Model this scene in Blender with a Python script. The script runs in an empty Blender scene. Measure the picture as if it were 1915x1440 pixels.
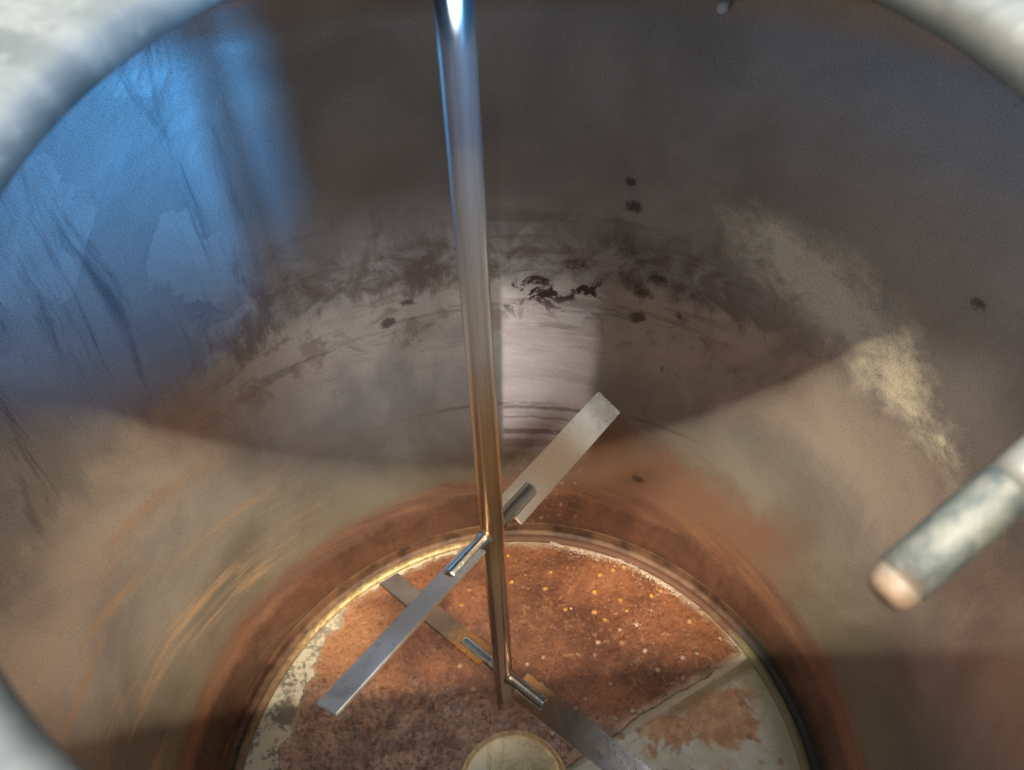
import bpy, bmesh, math, random
from math import sin, cos, pi, radians, hypot
from mathutils import Vector, Matrix, noise as mn

random.seed(7)
S = bpy.context.scene
COL = S.collection

# ---------------------------------------------------------------- camera
cd = bpy.data.cameras.new("camera")
cd.lens = 27.07; cd.sensor_width = 36; cd.clip_start = .01; cd.clip_end = 60
cd.dof.use_dof = True; cd.dof.focus_distance = 1.12; cd.dof.aperture_fstop = 7.5
cd.dof.aperture_blades = 0
cam = bpy.data.objects.new("camera", cd); COL.objects.link(cam)
ROT = Matrix(((0.996575, 0.072930, -0.038977), (-0.077640, 0.662998, -0.744584), (-0.028460, 0.745060, 0.666389)))
cam.matrix_world = Matrix.Translation((0, -.56, 1.4)) @ ROT.to_4x4()
S.camera = cam

# ---------------------------------------------------------------- world
w = bpy.data.worlds.new("World"); S.world = w; w.use_nodes = True
bg = w.node_tree.nodes["Background"]
bg.inputs[0].default_value = (.80, .88, 1.0, 1); bg.inputs[1].default_value = 3.0

# ---------------------------------------------------------------- hall lamps around the vessel, plus added lights
def area(name, loc, target, sx, sy, power, color, roll=0):
    l = bpy.data.lights.new(name, 'AREA'); l.shape = 'RECTANGLE'; l.size = sx; l.size_y = sy
    l.energy = power; l.color = color
    o = bpy.data.objects.new(name, l); COL.objects.link(o)
    d = Vector(target) - Vector(loc)
    o.rotation_euler = d.to_track_quat('-Z', 'Y').to_euler(); o.location = loc
    return o
HOLE = (.02, -.32, 1.25)
area("strip_lamp", (.2, -11.75, 21.2), HOLE, 36.0, .30, 64000, (1, .88, .68))          # long fluorescent strip, edges of its beam run along x
area("window_lamp", (3.00, -4.50, 3.0), HOLE, .50, 2.0, 1900, (.075, .42, 1.0))      # tall bluish window
area("highlight_lamp", (.50, -3.05, 3.75), HOLE, .7, .7, 260, (.93, .93, 1.0))             # added behind the camera for shaft and wall highlights
area("rim_fill", (-1.2, .4, 3.6), (0, -.3, 1.2), 1.2, 1.2, 14, (1, .97, .86))   # added soft fill over the hatch plate

S.view_settings.view_transform = 'Standard'; S.view_settings.look = 'None'
S.view_settings.exposure = 0; S.view_settings.gamma = 1; S.view_settings.use_curve_mapping = False
S.cycles.use_denoising = True
S.cycles.max_bounces = 12; S.cycles.glossy_bounces = 8; S.cycles.diffuse_bounces = 6
S.cycles.sample_clamp_indirect = 4

# ---------------------------------------------------------------- node helper
class G:
    def __init__(s, name):
        s.m = bpy.data.materials.new(name); s.m.use_nodes = True
        s.t = s.m.node_tree; s.b = s.t.nodes["Principled BSDF"]
        tc = s.t.nodes.new('ShaderNodeTexCoord'); s.co = tc.outputs['Object']
        sp = s.t.nodes.new('ShaderNodeSeparateXYZ'); s.t.links.new(s.co, sp.inputs[0])
        s.x, s.y, s.z = sp.outputs
    def put(s, sock, v):
        if hasattr(v, 'is_output'): s.t.links.new(v, sock)
        elif isinstance(v, (tuple, list)) and sock.type == 'RGBA': sock.default_value = (*v[:3], 1)
        else: sock.default_value = v
    def M(s, op, *a):
        n = s.t.nodes.new('ShaderNodeMath'); n.operation = op
        for i, v in enumerate(a): s.put(n.inputs[i], v)
        return n.outputs[0]
    def add(s, *a):
        r = a[0]
        for b in a[1:]: r = s.M('ADD', r, b)
        return r
    def mul(s, *a):
        r = a[0]
        for b in a[1:]: r = s.M('MULTIPLY', r, b)
        return r
    def sub(s, a, b): return s.M('SUBTRACT', a, b)
    def inv(s, a): return s.M('SUBTRACT', 1.0, a)
    def ss(s, v, a, b, lo=0., hi=1.):
        n = s.t.nodes.new('ShaderNodeMapRange'); n.interpolation_type = 'SMOOTHSTEP'
        for k, q in zip(range(5), (v, a, b, lo, hi)): s.put(n.inputs[k], q)
        return n.outputs[0]
    def vec(s, a, b, c):
        n = s.t.nodes.new('ShaderNodeCombineXYZ')
        for i, v in enumerate((a, b, c)): s.put(n.inputs[i], v)
        return n.outputs[0]
    def noise(s, vec=None, scale=5, detail=4, rough=.55, dist=0.):
        n = s.t.nodes.new('ShaderNodeTexNoise'); s.put(n.inputs['Vector'], vec or s.co)
        n.inputs['Scale'].default_value = scale; n.inputs['Detail'].default_value = detail
        n.inputs['Roughness'].default_value = rough; n.inputs['Distortion'].default_value = dist
        return n.outputs['Fac']
    def mix(s, f, a, b):
        n = s.t.nodes.new('ShaderNodeMix'); n.data_type = 'RGBA'
        s.put(n.inputs[0], f); s.put(n.inputs[6], a); s.put(n.inputs[7], b)
        return n.outputs[2]
    def bump(s, h, strength=.3, dist=.001, prev=None):
        n = s.t.nodes.new('ShaderNodeBump'); n.inputs['Strength'].default_value = strength
        n.inputs['Distance'].default_value = dist; s.put(n.inputs['Height'], h)
        if prev: s.put(n.inputs['Normal'], prev)
        return n.outputs[0]
    def out(s, col, rough=.4, metal=0., normal=None):
        s.put(s.b.inputs['Base Color'], col); s.put(s.b.inputs['Roughness'], rough); s.put(s.b.inputs['Metallic'], metal)
        if normal: s.put(s.b.inputs['Normal'], normal)
        return s.m

# ---------------------------------------------------------------- materials
def wall_material():
    g = G("stained_vessel_steel")
    ang = g.M('ARCTAN2', g.x, g.y); z = g.z                       # 0 at the far side, + to the right
    cyl = g.vec(g.mul(ang, .57), z, 0.)
    streak_h = g.noise(g.vec(g.mul(ang, 1.3), g.add(g.mul(z, 20.), g.mul(ang, 1.5)), 0.), 1.0, 6, .68, .12)
    streak_v = g.noise(g.vec(g.mul(ang, 16.), g.mul(z, 3.2), 3.), 1.0, 5, .65, .3)
    big = g.noise(cyl, 4.5, 5, .6, .5)
    mid = g.noise(cyl, 15, 6, .65, .6)
    fine = g.noise(cyl, 70, 5, .7)
    # plain shell steel
    c = g.mix(g.ss(big, .35, .68), (.40, .385, .365), (.54, .52, .49))
    # lower shell is browner, copper tinged towards the floor
    low = g.ss(g.add(z, g.mul(g.sub(big, .5), .12)), .50, .18)
    c = g.mix(low, c, g.mix(g.ss(big, .3, .7), (.215, .185, .14), (.34, .305, .225)))
    rsm = g.mul(g.ss(ang, .05, .45), g.ss(ang, 1.35, 1.0))
    zr = g.add(z, g.mul(g.sub(mid, .5), .03), g.mul(g.sub(big, .5), .04))
    smear = g.mul(rsm, g.ss(g.add(z, g.mul(g.sub(mid, .5), .10), g.mul(g.sub(big, .5), .22)), .34, .22))
    c = g.mix(g.mul(smear, .75), c, (.34, .165, .095))
    red = g.ss(zr, .18, .135)
    c = g.mix(g.mul(red, .85), c, g.mix(g.ss(streak_h, .4, .6), (.22, .10, .06), (.38, .18, .10)))
    c = g.mix(g.mul(g.ss(zr, .128, .104), .8), c, g.mix(g.ss(g.add(g.mul(streak_v, .35), g.mul(mid, .65)), .38, .62), (.10, .048, .030), (.20, .095, .055)))
    # tide mark: brown drips above, paler metal below
    zz = g.add(z, g.mul(g.sub(streak_v, .5), .13), g.mul(g.sub(mid, .5), .09))
    tide = g.mul(g.ss(g.M('ABSOLUTE', ang), 1.1, .4), g.ss(zz, .60, .64), g.ss(zz, .80, .68), g.ss(mid, .36, .60))
    c = g.mix(g.mul(tide, .80), c, (.13, .075, .055))
    pale = g.mul(g.ss(zz, .40, .52), g.ss(zz, .645, .60), g.ss(big, .25, .6))
    c = g.mix(g.mul(pale, .65), c, (.78, .69, .58))
    mot = g.mul(g.ss(g.M('ABSOLUTE', g.sub(zz, .58)), .10, .04), g.ss(mid, .50, .60), g.ss(g.M('ABSOLUTE', ang), 1.2, .6))
    c = g.mix(g.mul(mot, .45), c, (.24, .16, .12))
    # long wiped streaks on the left of the lower shell
    left = g.mul(g.ss(ang, -.55, -.8), g.ss(z, .62, .42), g.ss(z, .16, .22), g.ss(streak_h, .50, .66))
    c = g.mix(g.mul(left, .8), c, (.66, .44, .26))
    leftd = g.mul(g.ss(ang, -.5, -.8), g.ss(z, .34, .26), g.ss(streak_h, .44, .30))
    c = g.mix(g.mul(leftd, .7), c, (.26, .20, .14))
    # torn tan patch on the right, a reflection painted into the colour
    e = g.M('POWER', g.M('ABSOLUTE', g.M('DIVIDE', g.sub(ang, g.add(1.06, g.mul(g.sub(z, .72), -2.6))), .21)), 2.)
    f_ = g.M('POWER', g.M('DIVIDE', g.sub(z, .72), .075), 2.)
    tan_glare = g.ss(g.add(g.M('SQRT', g.add(e, f_)), g.mul(g.sub(mid, .5), 2.6), g.mul(g.sub(big, .5), 2.2), g.mul(g.sub(fine, .5), 1.6)), 1.7, -.1)
    c = g.mix(g.mul(tan_glare, .9), c, (1.0, .88, .62))
    # upright lit strip, its reflection painted into the colour, flaking along its top
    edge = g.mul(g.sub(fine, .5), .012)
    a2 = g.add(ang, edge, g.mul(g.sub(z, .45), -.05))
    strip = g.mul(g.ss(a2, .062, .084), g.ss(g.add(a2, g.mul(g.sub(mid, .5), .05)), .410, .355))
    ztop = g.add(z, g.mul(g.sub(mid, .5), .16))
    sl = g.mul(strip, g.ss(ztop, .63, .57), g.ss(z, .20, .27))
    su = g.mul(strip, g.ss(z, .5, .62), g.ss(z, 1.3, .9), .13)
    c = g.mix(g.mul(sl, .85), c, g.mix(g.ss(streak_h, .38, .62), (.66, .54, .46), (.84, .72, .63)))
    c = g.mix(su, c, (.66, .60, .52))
    zl = g.add(z, g.mul(g.sub(mid, .5), .018))
    for zc, hw, am in ((.335, .006, .7), (.310, .004, .5), (.275, .009, .75), (.245, .015, .6)):
        c = g.mix(g.mul(strip, g.ss(g.M('ABSOLUTE', g.sub(zl, zc)), hw, hw * .4), am), c, (.20, .12, .09))
    c = g.mix(g.mul(strip, g.ss(fine, .57, .66), g.ss(z, .66, .6), .35), c, (.95, .86, .80))
    wl = g.mul(g.ss(g.M('ABSOLUTE', g.sub(g.add(z, g.mul(g.sub(mid, .5), .006)), .345)), .006, .002), g.ss(big, .40, .55))
    c = g.mix(g.mul(wl, g.ss(g.M('ABSOLUTE', g.sub(ang, .1)), .75, .45), .55), c, (.16, .12, .09))
    flake = g.mul(strip, g.ss(g.M('ABSOLUTE', g.sub(z, .61)), .085, .02), g.ss(mid, .52, .57))
    c = g.mix(flake, c, (.07, .03, .028))
    vo = g.t.nodes.new('ShaderNodeTexVoronoi'); vo.inputs['Scale'].default_value = 1.0; vo.inputs['Randomness'].default_value = 1
    g.put(vo.inputs['Vector'], g.vec(g.add(g.mul(ang, 4.6), g.mul(mid, .9)), g.add(g.mul(z, 6.5), g.mul(mid, .8)), 7.3))
    sc = g.t.nodes.new('ShaderNodeSeparateColor'); g.put(sc.inputs[0], vo.outputs['Color'])
    zone = g.mul(g.ss(ang, -.62, -.75), g.ss(z, .66, .74))
    c = g.mix(g.mul(zone, g.ss(sc.outputs[0], .50, .60), g.ss(big, .35, .6), .22), c, (.58, .54, .48))
    c = g.mix(g.mul(zone, g.ss(sc.outputs[1], .60, .66), g.ss(big, .35, .6), .5), c, (.16, .15, .15))
    drip = g.mul(g.ss(g.noise(g.vec(g.mul(ang, 13.), g.mul(z, 2.6), 9.), 1.0, 6, .7, .8), .50, .72), g.ss(ang, -.5, -.7), g.ss(z, .55, .7))
    c = g.mix(g.mul(drip, .8), c, (.12, .12, .13))
    # single dark splashes
    spots = None
    for (sa, sz, sr) in ((26.1, .779, .016), (25.2, .822, .013), (37.4, .469, .011), (35.8, .590, .012), (34.0, .475, .006), (76., .84, .012),
                         (29., .62, .02), (31., .655, .02), (33., .20, .018), (-12., .60, .014), (-16., .57, .016), (28.5, .57, .018)):
        a, zc = radians(sa), sz
        dx = g.mul(g.sub(ang, a), .57 * .8); dz = g.sub(z, zc)
        d = g.M('SQRT', g.add(g.mul(dx, dx), g.mul(dz, dz)))
        k = g.ss(g.add(d, g.mul(g.sub(fine, .5), .030), g.mul(g.sub(mid, .5), .03)), sr * .8, sr * .2)
        spots = k if spots is None else g.M('MAXIMUM', spots, k)
    c = g.mix(g.mul(spots, .75), c, (.05, .03, .028))
    c = g.mix(g.mul(g.ss(fine, .60, .75), .35), c, (.17, .12, .09))
    lay = g.noise(g.vec(g.mul(ang, 2.5), g.mul(z, 34.), 5.), 1.0, 5, .65, .25)
    c = g.mix(g.mul(g.ss(g.M('ABSOLUTE', g.sub(z, .62)), .20, .08), g.ss(lay, .52, .66), g.ss(g.M('ABSOLUTE', ang), 1.0, .5), .5), c, (.17, .115, .085))
    gr = g.noise(g.vec(g.mul(ang, 230.), g.mul(z, 620.), 2.), 1.0, 2, .7)
    c = g.mix(g.mul(g.ss(gr, .42, .75), .45), c, (.07, .065, .06))
    c = g.mix(g.mul(g.ss(gr, .45, .22), .35), c, (.80, .78, .74))
    r = g.add(.40, g.mul(big, .14), g.mul(tide, .15), g.mul(tan_glare, .2), g.mul(sl, .08))
    brush = g.noise(g.vec(g.mul(ang, 4.), g.mul(z, 420.), 0.), 1.0, 3, .6)
    nrm = g.bump(brush, .12, .0006, g.bump(mid, .25, .002, g.bump(big, .35, .012)))
    return g.out(c, r, g.sub(g.sub(.80, g.mul(low, .22)), g.M('MAXIMUM', g.M('MAXIMUM', g.mul(sl, .55), g.mul(su, 1.2)), g.mul(tan_glare, .5))), nrm)

def steel(name, col=(.62, .60, .57), rough=.2, brush=.15, stain=(.35, .25, .17), amt=.4, scale=14):
    g = G(name)
    n = g.noise(None, scale, 5, .6, .4); f = g.noise(None, scale * 9, 4, .6)
    c = g.mix(g.mul(g.ss(n, .45, .7), amt), col, stain)
    return g.out(c, g.add(rough, g.mul(n, .12), g.mul(f, .06)), 1., g.bump(f, brush, .0006))

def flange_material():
    g = G("darkened_lid_steel")  # shade put into the colour: lid and hatch rim darkened against overexposure
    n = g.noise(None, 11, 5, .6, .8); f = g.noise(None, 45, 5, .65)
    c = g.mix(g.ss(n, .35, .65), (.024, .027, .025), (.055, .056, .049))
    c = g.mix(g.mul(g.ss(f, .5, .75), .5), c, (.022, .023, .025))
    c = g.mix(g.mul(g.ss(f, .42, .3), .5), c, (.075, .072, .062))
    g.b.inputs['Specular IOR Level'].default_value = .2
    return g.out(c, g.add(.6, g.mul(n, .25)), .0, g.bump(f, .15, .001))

def pale_floor_material():
    g = G("pale_floor_plate")
    big = g.noise(None, 9, 5, .6, .9); mid = g.noise(None, 26, 5, .6, .5); fine = g.noise(None, 120, 4, .6)
    c = g.mix(g.ss(mid, .35, .7), (.72, .71, .56), (.88, .89, .78))
    # copper coloured blot in the middle of the clean sector
    dx = g.M('DIVIDE', g.sub(g.x, .36), .14); dy = g.M('DIVIDE', g.sub(g.y, .055), .075)
    d = g.M('SQRT', g.add(g.mul(dx, dx), g.mul(dy, dy)))
    blot = g.ss(g.add(d, g.mul(g.sub(big, .5), 3.2), g.mul(g.sub(mid, .5), 1.2)), .95, .65)
    n3 = g.noise(None, 34, 6, .7, .5)
    blot = g.mul(g.M('MAXIMUM', blot, g.mul(g.ss(n3, .56, .64), g.ss(g.x, .02, .12), .55)), g.ss(n3, .28, .46))
    c = g.mix(g.mul(blot, .85), c, g.mix(g.ss(n3, .38, .62), (.46, .17, .07), (.72, .40, .22)))
    grn = g.ss(g.M('SQRT', g.add(g.mul(g.x, g.x), g.mul(g.y, g.y))), .44, .50)
    c = g.mix(g.mul(grn, .7), c, (.26, .23, .10))
    ld = g.add(g.y, g.mul(g.x, -.475), .050, g.mul(g.sub(mid, .5), .012))
    c = g.mix(g.mul(g.ss(ld, -.045, -.025), g.ss(g.add(g.x, g.mul(g.sub(mid, .5), .2)), .24, .36), .8), c, (.22, .19, .09))
    c = g.mix(g.mul(g.ss(ld, -.014, -.010), .8), c, (.62, .56, .42))
    v = g.t.nodes.new('ShaderNodeTexVoronoi'); v.inputs['Scale'].default_value = 26; v.inputs['Randomness'].default_value = .45
    g.put(v.inputs['Vector'], g.vec(g.x, g.y, 0.))
    dot = g.ss(g.add(v.outputs['Distance'], g.mul(g.sub(fine, .5), .15)), .22, .10)
    c = g.mix(g.mul(dot, .75), c, (.42, .24, .12))
    lf = g.mul(g.ss(g.x, -.2, -.4), g.ss(g.add(g.mul(mid, .7), g.mul(fine, .3)), .46, .56))
    c = g.mix(g.mul(lf, .8), c, (.08, .07, .06))
    return g.out(c, g.add(.22, g.mul(mid, .3)), .15, g.bump(mid, .3, .003))

def crust_material():
    g = G("copper_brown_scale")
    big = g.noise(None, 6, 5, .6, .6); mid = g.noise(None, 22, 6, .65, .5); fine = g.noise(None, 110, 6, .7)
    c = g.mix(g.ss(big, .32, .68), (.11, .040, .022), (.33, .130, .058))
    # smooth orange area on the left edge
    o = g.mul(g.ss(g.x, -.16, -.30), g.ss(g.y, .15, .26))
    c = g.mix(g.mul(o, .75), c, (.52, .25, .12))
    # grey-pink crumbly area towards the near left
    q = g.add(g.y, g.mul(g.x, .25), g.mul(g.sub(mid, .5), .16), g.mul(g.sub(big, .5), .12))
    cr = g.ss(q, .16, .05)
    c = g.mix(g.mul(cr, .8), c, g.mix(g.ss(g.add(g.mul(fine, .45), g.mul(mid, .55)), .40, .60), (.20, .115, .08), (.58, .43, .33)))
    c = g.mix(g.mul(g.ss(mid, .55, .72), .5), c, (.15, .055, .03))
    v = g.t.nodes.new('ShaderNodeTexVoronoi'); v.inputs['Scale'].default_value = 34; v.inputs['Randomness'].default_value = .5
    wob = g.mul(g.sub(mid, .5), .01)
    rot = g.vec(g.add(g.mul(g.x, .9), g.mul(g.y, .42), wob), g.add(g.mul(g.y, .9), g.mul(g.x, -.42), wob), 0.)
    g.put(v.inputs['Vector'], rot)
    dot = g.ss(g.add(v.outputs['Distance'], g.mul(g.sub(fine, .5), .30), g.mul(g.sub(mid, .5), .15)), .25, .10)
    dsel = g.mul(dot, g.ss(g.x, -.16, -.02))
    d2 = g.t.nodes.new('ShaderNodeTexVoronoi'); d2.inputs['Scale'].default_value = 95; g.put(d2.inputs['Vector'], rot)
    ds2 = g.mul(g.ss(d2.outputs['Distance'], .26, .10), g.ss(g.noise(None, 14, 3, .5), .48, .60), g.ss(g.x, -.25, 0.))
    c = g.mix(g.mul(ds2, .5), c, (.66, .36, .17))
    c = g.mix(g.mul(dsel, .75), c, g.mix(g.ss(g.y, .16, .30), (.70, .54, .42), (.90, .46, .10)))
    at = g.t.nodes.new('ShaderNodeAttribute'); at.attribute_name = 'edge'
    ed_ = g.add(at.outputs['Fac'], g.mul(g.sub(mid, .5), .035), g.mul(g.sub(fine, .5), .012))
    c = g.mix(g.mul(g.ss(ed_, .020, .0), .75), c, (.60, .47, .33))
    speck = g.ss(g.noise(None, 230, 2, .5), .68, .74)
    c = g.mix(g.mul(g.mul(g.ss(g.noise(None, 9, 4, .6, 1.), .48, .62), g.ss(g.y, .30, .12)), .6), c, (.085, .045, .03))
    c = g.mix(g.mul(speck, .6), c, (.75, .60, .45))
    h = g.add(g.mul(dsel, .8), g.mul(mid, .6), g.mul(fine, .5))
    c = g.mix(g.mul(g.ss(fine, .50, .34), .42), c, (.085, .034, .02))
    c = g.mix(g.mul(g.ss(g.noise(None, 48, 5, .7, .6), .54, .70), .45), c, (.58, .27, .13))
    g.b.inputs['Coat Weight'].default_value = .45; g.b.inputs['Coat Roughness'].default_value = .16
    return g.out(c, g.add(.14, g.mul(fine, .30)), .25, g.bump(h, .9, .0055))

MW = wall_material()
MF = flange_material()
def shaft_material():
    g = G("polished_shaft_steel")
    n = g.noise(None, 7, 4, .6, .3); f = g.noise(g.vec(g.mul(g.x, 30.), g.mul(g.y, 30.), g.mul(g.z, 260.)), 1, 3, .6)
    zz = g.add(g.z, g.mul(g.sub(n, .5), .10))
    c = g.mix(g.ss(zz, .96, .84), (.80, .78, .76), (.80, .49, .27))       # copper coloured towards the lower half
    c = g.mix(g.ss(zz, .66, .50), c, (.56, .35, .25))
    res = g.mul(g.ss(g.noise(None, 55, 5, .65), .56, .68), g.ss(zz, .9, .4))
    c = g.mix(g.mul(res, .45), c, (.26, .15, .09))
    return g.out(c, g.add(.09, g.mul(n, .10), g.mul(f, .03), g.mul(res, .2)), .97, g.bump(f, .03, .0004))
M_shaft = shaft_material()
def blade_material(name="brushed_blade_steel", dark=0.):
    g = G(name)
    n = g.noise(None, 11, 5, .6, .4); f = g.noise(None, 90, 5, .65); sc = g.noise(g.vec(g.mul(g.x, 300.), g.mul(g.y, 40.), g.mul(g.z, 120.)), 1, 3, .6)
    rr = g.M('SQRT', g.add(g.mul(g.x, g.x), g.mul(g.y, g.y)))
    c = g.mix(g.ss(n, .35, .65), (.38, .35, .32), (.66, .64, .61))
    brown = g.mul(g.ss(g.M('ABSOLUTE', g.sub(rr, .13)), .09, .02), g.ss(n, .25, .6))
    c = g.mix(g.mul(brown, .75), c, (.30, .20, .13))
    c = g.mix(g.mul(g.ss(f, .58, .70), .5), c, (.24, .17, .12))
    c = g.mix(g.mul(g.ss(rr, .20, .12), g.ss(n, .2, .55), .6), c, (.26, .17, .11))
    if dark: c = g.mix(dark, c, g.mix(n, (.10, .065, .04), (.22, .15, .09)))
    root = g.mul(g.ss(rr, .12, .06), dark, 1.2) if dark else 0.  # orange reflection near the root, painted into the colour
    if dark: c = g.mix(root, c, (.62, .30, .10))
    return g.out(c, g.add(.17, g.mul(n, .16), g.mul(f, .08)), .85, g.bump(sc, .12, .0005, g.bump(n, .4, .0025)))
M_blade = blade_material()
M_blade_stained = blade_material('brown_stained_blade_steel', .75)
M_blade_front = blade_material('olive_stained_blade_steel', .45)
M_weld = steel("weld_steel", (.62, .58, .50), .16, .5, (.30, .2, .12), .5, 40)
M_pipe = None

TIP = Vector((0.15412, -0.40010, 1.13749)); TIPD = Vector((0.80012, 0.37623, 0.46718)).normalized()
def pipe_material():
    g = G("mottled_pipe_metal")  # pale pipe given a darkened colour to offset the strong light on it
    n = g.noise(None, 75, 6, .7, .8); f = g.noise(None, 240, 5, .7)
    c = g.mix(g.ss(n, .38, .62), (.026, .034, .033), (.068, .070, .060))
    c = g.mix(g.mul(g.ss(f, .52, .66), .7), c, (.035, .045, .046))
    sdist = g.add(g.mul(g.sub(g.x, TIP[0]), TIPD[0]), g.mul(g.sub(g.y, TIP[1]), TIPD[1]), g.mul(g.sub(g.z, TIP[2]), TIPD[2]))
    c = g.mix(g.mul(g.ss(g.add(sdist, g.mul(g.sub(n, .5), .022)), .009, -.003), .85), c, (.105, .066, .040))
    return g.out(c, g.add(.45, g.mul(n, .25)), .1, g.bump(n, .6, .002, g.bump(f, .5, .001)))
def plain(name, col, rough, metal=0., scale=60, var=.3):
    g = G(name); n = g.noise(None, scale, 4, .6)
    c = g.mix(n, tuple(v * (1 - var) for v in col), tuple(min(1, v * (1 + var)) for v in col))
    return g.out(c, rough, metal, g.bump(n, .3, .001))
M_pipe = pipe_material()
M_cap = M_pipe
M_floor = pale_floor_material()
M_crust = crust_material()
def rim_material():
    g = G("deposit_covered_rim"); n = g.noise(None, 24, 5, .6); f = g.noise(None, 90, 4, .6)
    ang = g.M('ARCTAN2', g.x, g.y)
    a = g.add(ang, g.mul(g.sub(n, .5), .5))
    rest = g.ss(a, 1.05, 1.3)
    gold = g.mul(g.ss(a, -.02, -.22), g.ss(a, -1.15, -.75, .25, 1.))  # gold arc at the back left: a reflection painted into the rim colour
    c = g.mix(gold, g.mix(n, (.07, .032, .020), (.19, .085, .048)), g.mix(g.ss(f, .4, .6), (.42, .28, .12), (.62, .50, .28)))
    c = g.mix(rest, c, g.mix(n, (.16, .14, .06), (.34, .31, .17)))
    return g.out(c, g.add(.42, g.mul(f, .3), g.mul(g.inv(gold), .15)), g.add(.0, g.mul(gold, .6), g.mul(rest, .3)), g.bump(n, .5, .003))
M_rim = rim_material()
def gasket_material():
    g = G("deposit_covered_gasket"); n = g.noise(None, 24, 5, .6)
    k = g.ss(g.add(g.M('ARCTAN2', g.x, g.y), g.mul(g.sub(n, .5), .5)), 1.0, 1.25)
    c = g.mix(k, g.mix(g.ss(n, .35, .6), (.060, .030, .018), (.17, .085, .045)), (.035, .03, .02))
    return g.out(c, g.add(.5, g.mul(n, .2)), g.mul(g.inv(k), .25), g.bump(n, .4, .002))
M_groove = gasket_material()
M_grit = plain("pale_grit", (.58, .46, .36), .45, 0, 90, .35)
M_brass = None
def cap_material():
    g = G("yellowed_cap_metal")
    n = g.noise(None, 18, 5, .6, 1.0); st = g.noise(g.vec(g.mul(g.x, 60.), g.mul(g.y, 6.), 0.), 1, 4, .6)
    c = g.mix(g.ss(n, .38, .62), (.74, .65, .38), (.95, .88, .62))
    c = g.mix(g.mul(g.ss(st, .55, .68), .6), c, (.36, .24, .10))
    return g.out(c, g.add(.18, g.mul(n, .2)), .3, g.bump(st, .25, .001))
M_brass = cap_material()

# ---------------------------------------------------------------- mesh helpers
def obj(name, bm, mat, parent=None, smooth=True):
    me = bpy.data.meshes.new(name); bm.normal_update(); bm.to_mesh(me); bm.free()
    me.materials.append(mat)
    for p in me.polygons: p.use_smooth = smooth
    o = bpy.data.objects.new(name, me); COL.objects.link(o)
    if parent: o.parent = parent
    return o
def empty(name, label, cat, loc=(0, 0, 0)):
    o = bpy.data.objects.new(name, None); COL.objects.link(o); o.location = loc; o.empty_display_size = .1
    o['label'] = label; o['category'] = cat
    return o
def lathe(bm, prof, n=160, cx=0., cy=0., close=False):
    rings = []
    for r, z in prof:
        rings.append([bm.verts.new((cx + r * cos(2 * pi * i / n), cy + r * sin(2 * pi * i / n), z)) for i in range(n)])
    m = len(rings)
    for k in range(m if close else m - 1):
        a, b = rings[k], rings[(k + 1) % m]
        for i in range(n): bm.faces.new((a[i], a[(i + 1) % n], b[(i + 1) % n], b[i]))
    return rings
def tube(bm, p0, p1, r0, r1=None, n=32, cap0=True, cap1=True, rings=None):
    """rings: list of (t 0..1, radius) along p0->p1"""
    p0, p1 = Vector(p0), Vector(p1); r1 = r0 if r1 is None else r1
    d = (p1 - p0); L = d.length; d.normalize()
    u = d.orthogonal().normalized(); v = d.cross(u)
    rings = rings or [(0, r0), (1, r1)]
    R = []
    for t, r in rings:
        c = p0 + d * (t * L)
        R.append([bm.verts.new(c + (u * cos(2 * pi * i / n) + v * sin(2 * pi * i / n)) * r) for i in range(n)])
    for a, b in zip(R, R[1:]):
        for i in range(n): bm.faces.new((a[i], a[(i + 1) % n], b[(i + 1) % n], b[i]))
    if cap0: bm.faces.new(R[0][::-1])
    if cap1: bm.faces.new(R[-1])
    return R

# ---------------------------------------------------------------- the vessel (one thing)
CX, CY = .016, -.005
vessel = empty("mixing_vessel", "big round stained steel tank seen from inside through its open hatch", "tank")
def lerp_prof(pts, k=6):
    out = []
    for a, b in zip(pts, pts[1:]):
        for i in range(k):
            t = i / k; out.append((a[0] + (b[0] - a[0]) * t, a[1] + (b[1] - a[1]) * t))
    out.append(pts[-1]); return out
# shell: inner face, then outer face back down (8 mm plate)
inner = [(.519, .030), (.521, .06), (.526, .10), (.540, .15), (.553, .22), (.566, .30), (.575, .38), (.588, .5), (.597, .62), (.603, .8), (.607, 1.0), (.608, 1.085), (.600, 1.118), (.585, 1.136)]
outer = [(.592, 1.146), (.612, 1.126), (.620, 1.09), (.618, 1.0), (.614, .8), (.608, .62), (.598, .5), (.585, .38), (.576, .30), (.563, .22), (.550, .15), (.537, .10), (.532, .06), (.530, .0)]
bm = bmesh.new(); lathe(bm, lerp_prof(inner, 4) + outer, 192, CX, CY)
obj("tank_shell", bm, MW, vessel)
# weld seam round the lower shell
bm = bmesh.new()
n = 360; R = []
for i in range(n):
    a = 2 * pi * i / n; zc = .335 + .003 * mn.noise(Vector((cos(a) * 5, sin(a) * 5, 0))); rr = .571
    ring = []
    for k in range(8):
        b = 2 * pi * k / 8; w_ = .0011 * (1 + .35 * mn.noise(Vector((cos(a) * 60, sin(a) * 60, 1))))
        ring.append(bm.verts.new((CX + (rr + cos(b) * w_) * cos(a), CY + (rr + cos(b) * w_) * sin(a), zc + sin(b) * w_ * 1.3)))
    R.append(ring)
for i in range(n):
    A, B = R[i], R[(i + 1) % n]
    for k in range(8): bm.faces.new((A[k], A[(k + 1) % 8], B[(k + 1) % 8], B[k]))
obj("weld_seam", bm, MW, vessel)
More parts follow.
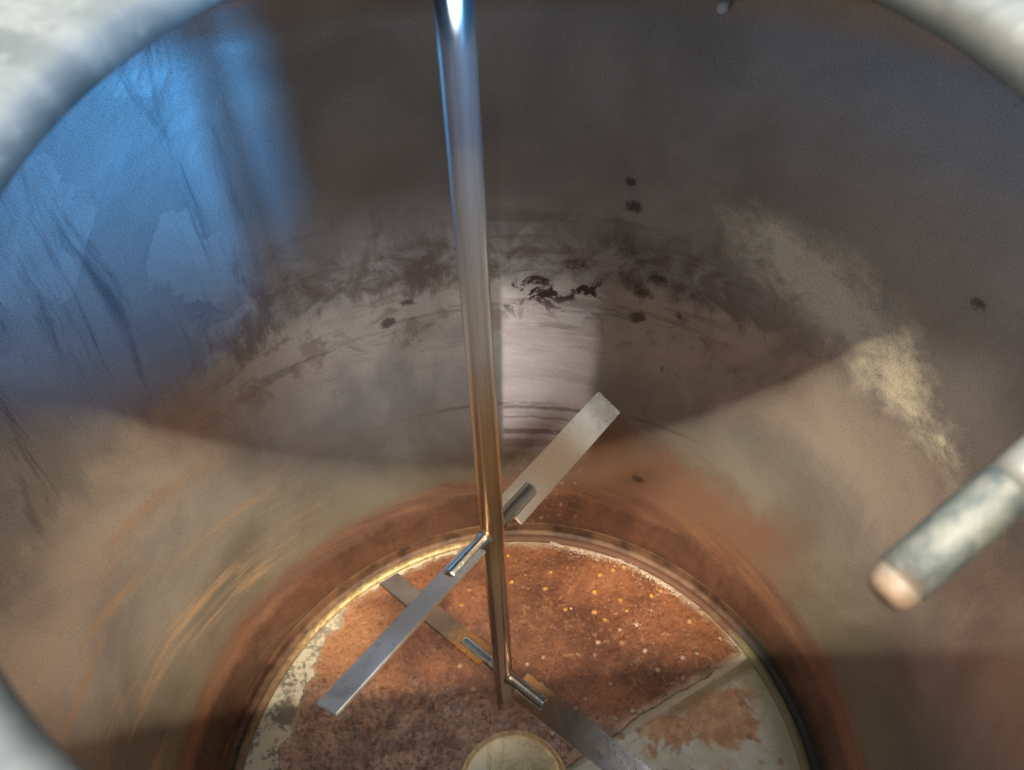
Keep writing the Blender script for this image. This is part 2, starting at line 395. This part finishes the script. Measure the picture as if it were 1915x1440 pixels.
# floor plate, slightly dished, with raised rim and dark gasket groove
bm = bmesh.new()
fp = [(r * .485, -.006 + .006 * r * r) for r in [i / 24 for i in range(1, 25)]]
rings = lathe(bm, fp + [(.488, .001)], 160, CX, CY)
bm.faces.new(rings[0])
obj("floor_plate", bm, M_floor, vessel)
bm = bmesh.new()
lathe(bm, [(.487, -.004), (.487, .002), (.489, .006), (.493, .008), (.498, .0085), (.503, .007), (.505, .003), (.505, -.004)], 192, CX, CY)
obj("floor_rim", bm, M_rim, vessel)
bm = bmesh.new()
lathe(bm, [(.503, -.001), (.508, .003), (.514, .004), (.517, .010), (.519, .022), (.522, .029), (.527, .029), (.527, -.004), (.503, -.004)], 192, CX, CY)
obj("gasket", bm, M_groove, vessel)

# scale crust lying on the floor plate: thin slab with a ragged edge
def nz(x, y, s, o=0): return mn.fractal(Vector((x * s, y * s, o)), .8, 2.1, 5)
LINE = [(-.6, -.30), (-.2, -.26), (-.05, -.10), (.06, -.04), (.115, .00), (.182, .036), (.259, .078), (.36, .121), (.481, .178), (.6, .21)]
def yline(x):
    for (a, b), (c, d) in zip(LINE, LINE[1:]):
        if a <= x <= c: return b + (d - b) * (x - a) / (c - a)
    return .3
def crust_val(x, y):
    r = hypot(x - CX, y - CY)
    lim = .4875 if x > 0 else .4855
    if x < -.05:
        t = min(1, max(0, (.36 - y) / .22)); lim = .484 - .055 * t
    v = lim - r + .016 * nz(x, y, 22) * (1 if x < 0 else .25)
    v2 = (y - yline(x)) * .9 + .0035 * nz(x, y, 30, 4)
    return min(v, v2)
N = 430; st = 1.0 / N
bm = bmesh.new(); grid = {}; EL = bm.verts.layers.float.new('edge')
def hcrust(x, y, v):
    e = min(1, max(0, v / .014)); e = e * e * (3 - 2 * e)
    und = .0016 * nz(x, y, 14, 2) + .0009 * nz(x, y, 60, 5)
    soft = .0022 * nz(x, y, 38, 9) if (y + x * .25) < .12 else 0
    return .0004 + e * (.0022 + und + soft)
def gv(i, j):
    k = (i, j)
    if k not in grid:
        x, y = -.5 + i * st + .016, -.5 + j * st
        cv = crust_val(x, y); grid[k] = bm.verts.new((x, y, hcrust(x, y, cv))); grid[k][EL] = cv
    return grid[k]
vals = {}
for i in range(N + 1):
    for j in range(N + 1):
        vals[i, j] = crust_val(-.5 + i * st + .016, -.5 + j * st)
for i in range(N):
    for j in range(N):
        if min(vals[i, j], vals[i + 1, j], vals[i, j + 1], vals[i + 1, j + 1]) > 0:
            bm.faces.new((gv(i, j), gv(i + 1, j), gv(i + 1, j + 1), gv(i, j + 1)))
ed = [e for e in bm.edges if e.is_boundary]
ex = bmesh.ops.extrude_edge_only(bm, edges=ed)
for v in ex['geom']:
    if isinstance(v, bmesh.types.BMVert): v.co.z = -.006
obj("scale_crust", bm, M_crust, vessel)

# pale grit gathered along the far right of the floor edge
bm = bmesh.new()
def grit(x, y, z, s):
    r = bmesh.ops.create_icosphere(bm, subdivisions=1, radius=s)
    q = random.random
    mt = Matrix.Translation((x, y, z)) @ Matrix.Rotation(q() * 6, 4, 'Z') @ Matrix.Rotation(q() * 6, 4, 'X') @ Matrix.Diagonal((1, .4 + q() * .5, .4 + q() * .4, 1))
    for v in r['verts']: v.co = mt @ (v.co * (1 + .3 * (q() - .5)))
for i in range(900):
    t = random.random(); a = radians(13 + 36 * t ** 1.2)
    rr = .487 - abs(random.gauss(0, .007)) * (1.4 if random.random() < .3 else .6) - .008 * abs(sin(t * 5))
    if mn.noise(Vector((a * 18, 3, 0))) < -.25: continue
    grit(CX + rr * sin(a), CY + rr * cos(a), .006 + random.random() * .002, random.uniform(.0005, .0022) * (1.5 if random.random() < .1 else 1))
for (x, y, s) in ((.274, .253, .006), (.238, .243, .0035), (.276, .246, .004), (.148, .30, .003), (.31, .28, .003)):
    for k in range(7): grit(x + random.gauss(0, s * .6), y + random.gauss(0, s * .5), .0065, s * random.uniform(.25, .6))
for k in range(200):
    x, y = random.uniform(-.12, .40), random.uniform(.02, .46)
    if crust_val(x, y) > .01: grit(x, y, .006, random.uniform(.0004, .0011))
o = obj("pale_grit", bm, M_grit, None, False); o['kind'] = 'stuff'
o['label'] = "pale crumbs of scale along the far right floor edge"; o['category'] = "grit"

# dome lid with the hatch opening
HC = Vector((.027, -.3135, 1.2580)); HN = Vector((-.012, -.29, .957)).normalized()
HU = Vector((1, 0, 0)); HU = (HU - HN * HU.dot(HN)).normalized(); HV = HN.cross(HU)
RHO = .2155
def dome_z(x, y): return 1.306 - .47 * ((x - CX) ** 2 + (y - CY) ** 2)
bm = bmesh.new(); n = 144
def dome_layer(off):
    rings = []
    for k in range(0, 25):
        t = k / 24; ring = []
        for i in range(n):
            a = 2 * pi * i / n
            p0 = HC + (HU * cos(a) + HV * sin(a)) * (RHO + .020)
            # outer point on the dome edge at a matching direction
            p1 = Vector((CX + .588 * cos(a), CY + .588 * sin(a), 0))
            x = p0.x + (p1.x - p0.x) * t; y = p0.y + (p1.y - p0.y) * t
            zp = HC.z - (HN.x * (x - HC.x) + HN.y * (y - HC.y)) / HN.z
            s = min(1, t / .35); s = s * s * (3 - 2 * s)
            ring.append(bm.verts.new((x, y, zp * (1 - s) + dome_z(x, y) * s + off)))
        rings.append(ring)
    return rings
A = dome_layer(-.004); B = dome_layer(.004)
for L in (A, B):
    for a, b in zip(L, L[1:]):
        for i in range(n): bm.faces.new((a[i], a[(i + 1) % n], b[(i + 1) % n], b[i]))
for a, b in ((A[0], B[0]), (A[-1], B[-1])):
    for i in range(n): bm.faces.new((a[i], a[(i + 1) % n], b[(i + 1) % n], b[i]))
bmesh.ops.recalc_face_normals(bm, faces=bm.faces)
obj("dome_lid", bm, MF, vessel)
# hatch collar: rolled lip of the opening
bm = bmesh.new(); n = 192; R = []
prof = [(.000, -.010), (-.001, .0), (.0005, .006), (.004, .010), (.010, .0115), (.045, .0115), (.062, .0105), (.066, .006), (.066, -.001), (.030, -.008), (.012, -.012), (.004, -.013)]
for i in range(n):
    a = 2 * pi * i / n; d = HU * cos(a) + HV * sin(a)
    R.append([bm.verts.new(HC + d * (RHO + r) + HN * h) for r, h in prof])
for i in range(n):
    P, Q = R[i], R[(i + 1) % n]
    for k in range(len(prof)): bm.faces.new((P[k], P[(k + 1) % len(prof)], Q[(k + 1) % len(prof)], Q[k]))
bmesh.ops.recalc_face_normals(bm, faces=bm.faces)
obj("hatch_rim", bm, MF, vessel)
# sleeve where the shaft passes the lid
bm = bmesh.new(); lathe(bm, [(.0155, 1.29), (.030, 1.29), (.034, 1.294), (.034, 1.34), (.030, 1.345), (.0155, 1.345)], 48, 0, 0, True)
obj("shaft_sleeve", bm, M_weld, vessel)

# ---------------------------------------------------------------- cap on the floor under the shaft
bm = bmesh.new(); rr = .094
prof = [(rr, -.004), (rr, .004), (rr - .002, .0055), (rr - .006, .007)] + [(rr * k / 10 * .94, .0075 + .012 * (1 - (k / 10) ** 2)) for k in range(10, 0, -1)]
rings = lathe(bm, prof, 96); bm.faces.new(rings[-1])
o = obj("drain_cap", bm, M_brass); o.location = (.004, -.030, 0)
o['label'] = "shiny yellowish round cap on the tank floor below the shaft"; o['category'] = "drain cap"

# ---------------------------------------------------------------- agitator
ag = empty("agitator", "tall polished steel stirring shaft with four tilted flat paddles", "agitator", (0, 0, .235))
def loc(o, z0=.235): o.location = (o.location.x, o.location.y, o.location.z - z0)
bm = bmesh.new(); rs = .0138
prof = [(rs * sin(pi / 2 * k / 6), .245 - rs * .8 * cos(pi / 2 * k / 6)) for k in range(1, 7)] + [(rs, .3), (rs, .5), (rs, .672), (rs, .9), (rs, 1.2), (rs, 1.42)]
rings = lathe(bm, prof, 64); bm.faces.new(rings[0]); bm.faces.new(rings[-1])
o = obj("shaft", bm, M_shaft, ag); loc(o)

def paddle(z, az, L, width, pitch, mat=None, arm_r=.0085, slot=(.032, .078)):
    e = Vector((cos(az), sin(az), 0)); t = Vector((-sin(az), cos(az), 0))
    wv = t * cos(pitch) + Vector((0, 0, sin(pitch))); nn = e.cross(wv).normalized()
    c = Vector((0, 0, z)); h = width / 2; th = .0020
    # arm tube, ends open, welded to the shaft and let into the slot of the blade
    bm = bmesh.new()
    R = tube(bm, c + e * (rs * .8), c + e * slot[1], arm_r, n=28, cap1=False, rings=[(0, arm_r * 1.25), (.10, arm_r * 1.08), (.2, arm_r), (.96, arm_r), (1, arm_r * .96)])
    R2 = [bm.verts.new(v.co + (c + e * slot[1] - v.co) * .25) for v in R[-1]]
    R3 = [bm.verts.new(v.co - e * .02) for v in R2]
    m = len(R2)
    for i in range(m):
        bm.faces.new((R[-1][i], R[-1][(i + 1) % m], R2[(i + 1) % m], R2[i]))
        bm.faces.new((R2[i], R2[(i + 1) % m], R3[(i + 1) % m], R3[i]))
    bm.faces.new(R3)
    a = obj("arm", bm, M_weld, ag); loc(a)
    bm = bmesh.new()
    s0, s1 = slot; g_ = arm_r * .98
    pts = [(s0, -h), (L, -h), (L, h), (s0, h), (s0, g_), (s1, g_), (s1, -g_), (s0, -g_)]
    top = [bm.verts.new(c + e * r + wv * q + nn * th) for r, q in pts]
    bot = [bm.verts.new(c + e * r + wv * q - nn * th) for r, q in pts]
    def quadset(V, fl):
        for q in ((0, 1, 6, 7), (1, 2, 5, 6), (2, 3, 4, 5)):
            f = [V[i] for i in q]; bm.faces.new(f[::-1] if fl else f)
    quadset(top, False); quadset(bot, True)
    for i in range(8):
        j = (i + 1) % 8; bm.faces.new((top[i], bot[i], bot[j], top[j]))
    bmesh.ops.recalc_face_normals(bm, faces=bm.faces)
    es = [e_ for e_ in bm.edges if len(e_.link_faces) == 2 and e_.calc_face_angle(0) > .8]
    bmesh.ops.bevel(bm, geom=es, offset=.0009, segments=2, affect='EDGES')
    b = obj("paddle", bm, mat or M_blade, ag, False); loc(b)
    # weld beads along the slot
    bm = bmesh.new()
    for sgn in (-1, 1):
        prev = None
        for k in range(25):
            t_ = s0 + (s1 - s0) * k / 24
            p = c + e * t_ + wv * (sgn * (g_ + .0004)) + nn * th * .7
            q = .0013 * (1 + .45 * mn.noise(Vector((k * .9, sgn * 7 + az * 5, z * 9))))
            ring = [bm.verts.new(p + (wv * cos(u_ * pi / 4) + nn * sin(u_ * pi / 4)) * q) for u_ in range(8)]
            if prev:
                for u_ in range(8): bm.faces.new((prev[u_], prev[(u_ + 1) % 8], ring[(u_ + 1) % 8], ring[u_]))
            prev = ring
    b2 = obj("weld_bead", bm, M_weld, b)
paddle(.673, radians(49.5), .266, .0415, radians(31))
paddle(.673, radians(229), .264, .0370, radians(28))
paddle(.340, radians(134.5), .248, .0400, radians(19), M_blade_stained)
paddle(.340, radians(315.5), .248, .0400, radians(22), M_blade_front)

# ---------------------------------------------------------------- dip pipe at the right
tip, d = TIP, TIPD
dp = empty("dip_pipe", "pale mottled pipe with rounded coppery tip poking in at the right", "pipe", tip)
def ploc(o): o.location = -tip
bm = bmesh.new(); pr = .0107
rr = [(0.0, pr * .55), (.012, pr * .80), (.03, pr * .93), (.06, pr)]
Ltot = .030
R = tube(bm, tip - d * .007, tip + d * .003, pr, n=48, rings=[(0, pr * .40), (.05, pr * .58), (.14, pr * .73), (.30, pr * .85), (.5, pr * .93), (.75, pr * .98), (1, pr)])
ploc(obj("pipe_tip", bm, M_cap, dp))
bm = bmesh.new()
tube(bm, tip + d * .003, tip + d * .060, pr, n=48, rings=[(0, pr * 1.0), (.5, pr * 1.0), (.94, pr * 1.0), (1, pr * .98)])
ploc(obj("pipe_body", bm, M_pipe, dp))
M_sleeve = plain("darkened_sleeve_metal", (.09, .09, .08), .45, .1)  # sleeve colour darkened like the pipe so the light does not overexpose it
bm = bmesh.new()
tube(bm, tip + d * .060, tip + d * .50, pr * .93, n=48, rings=[(0, pr * .93), (.02, pr * .95), (1, pr * .95)])
ploc(obj("pipe_sleeve", bm, M_sleeve, dp))

# small nozzle stub on the upper wall
st_ = empty("nozzle_stub", "tiny pale stub on the upper wall near the top right", "nozzle", (CX + .585 * sin(radians(34)), CY + .585 * cos(radians(34)), 1.092))
bm = bmesh.new()
tube(bm, (0, 0, 0), (.02 * sin(radians(34)), .02 * cos(radians(34)), 0), .006, n=24, rings=[(0, .004), (.1, .007), (.3, .0075), (1, .0075)])
obj("nozzle_barrel", bm, plain("white_nozzle", (.85, .84, .8), .35, 0), st_)
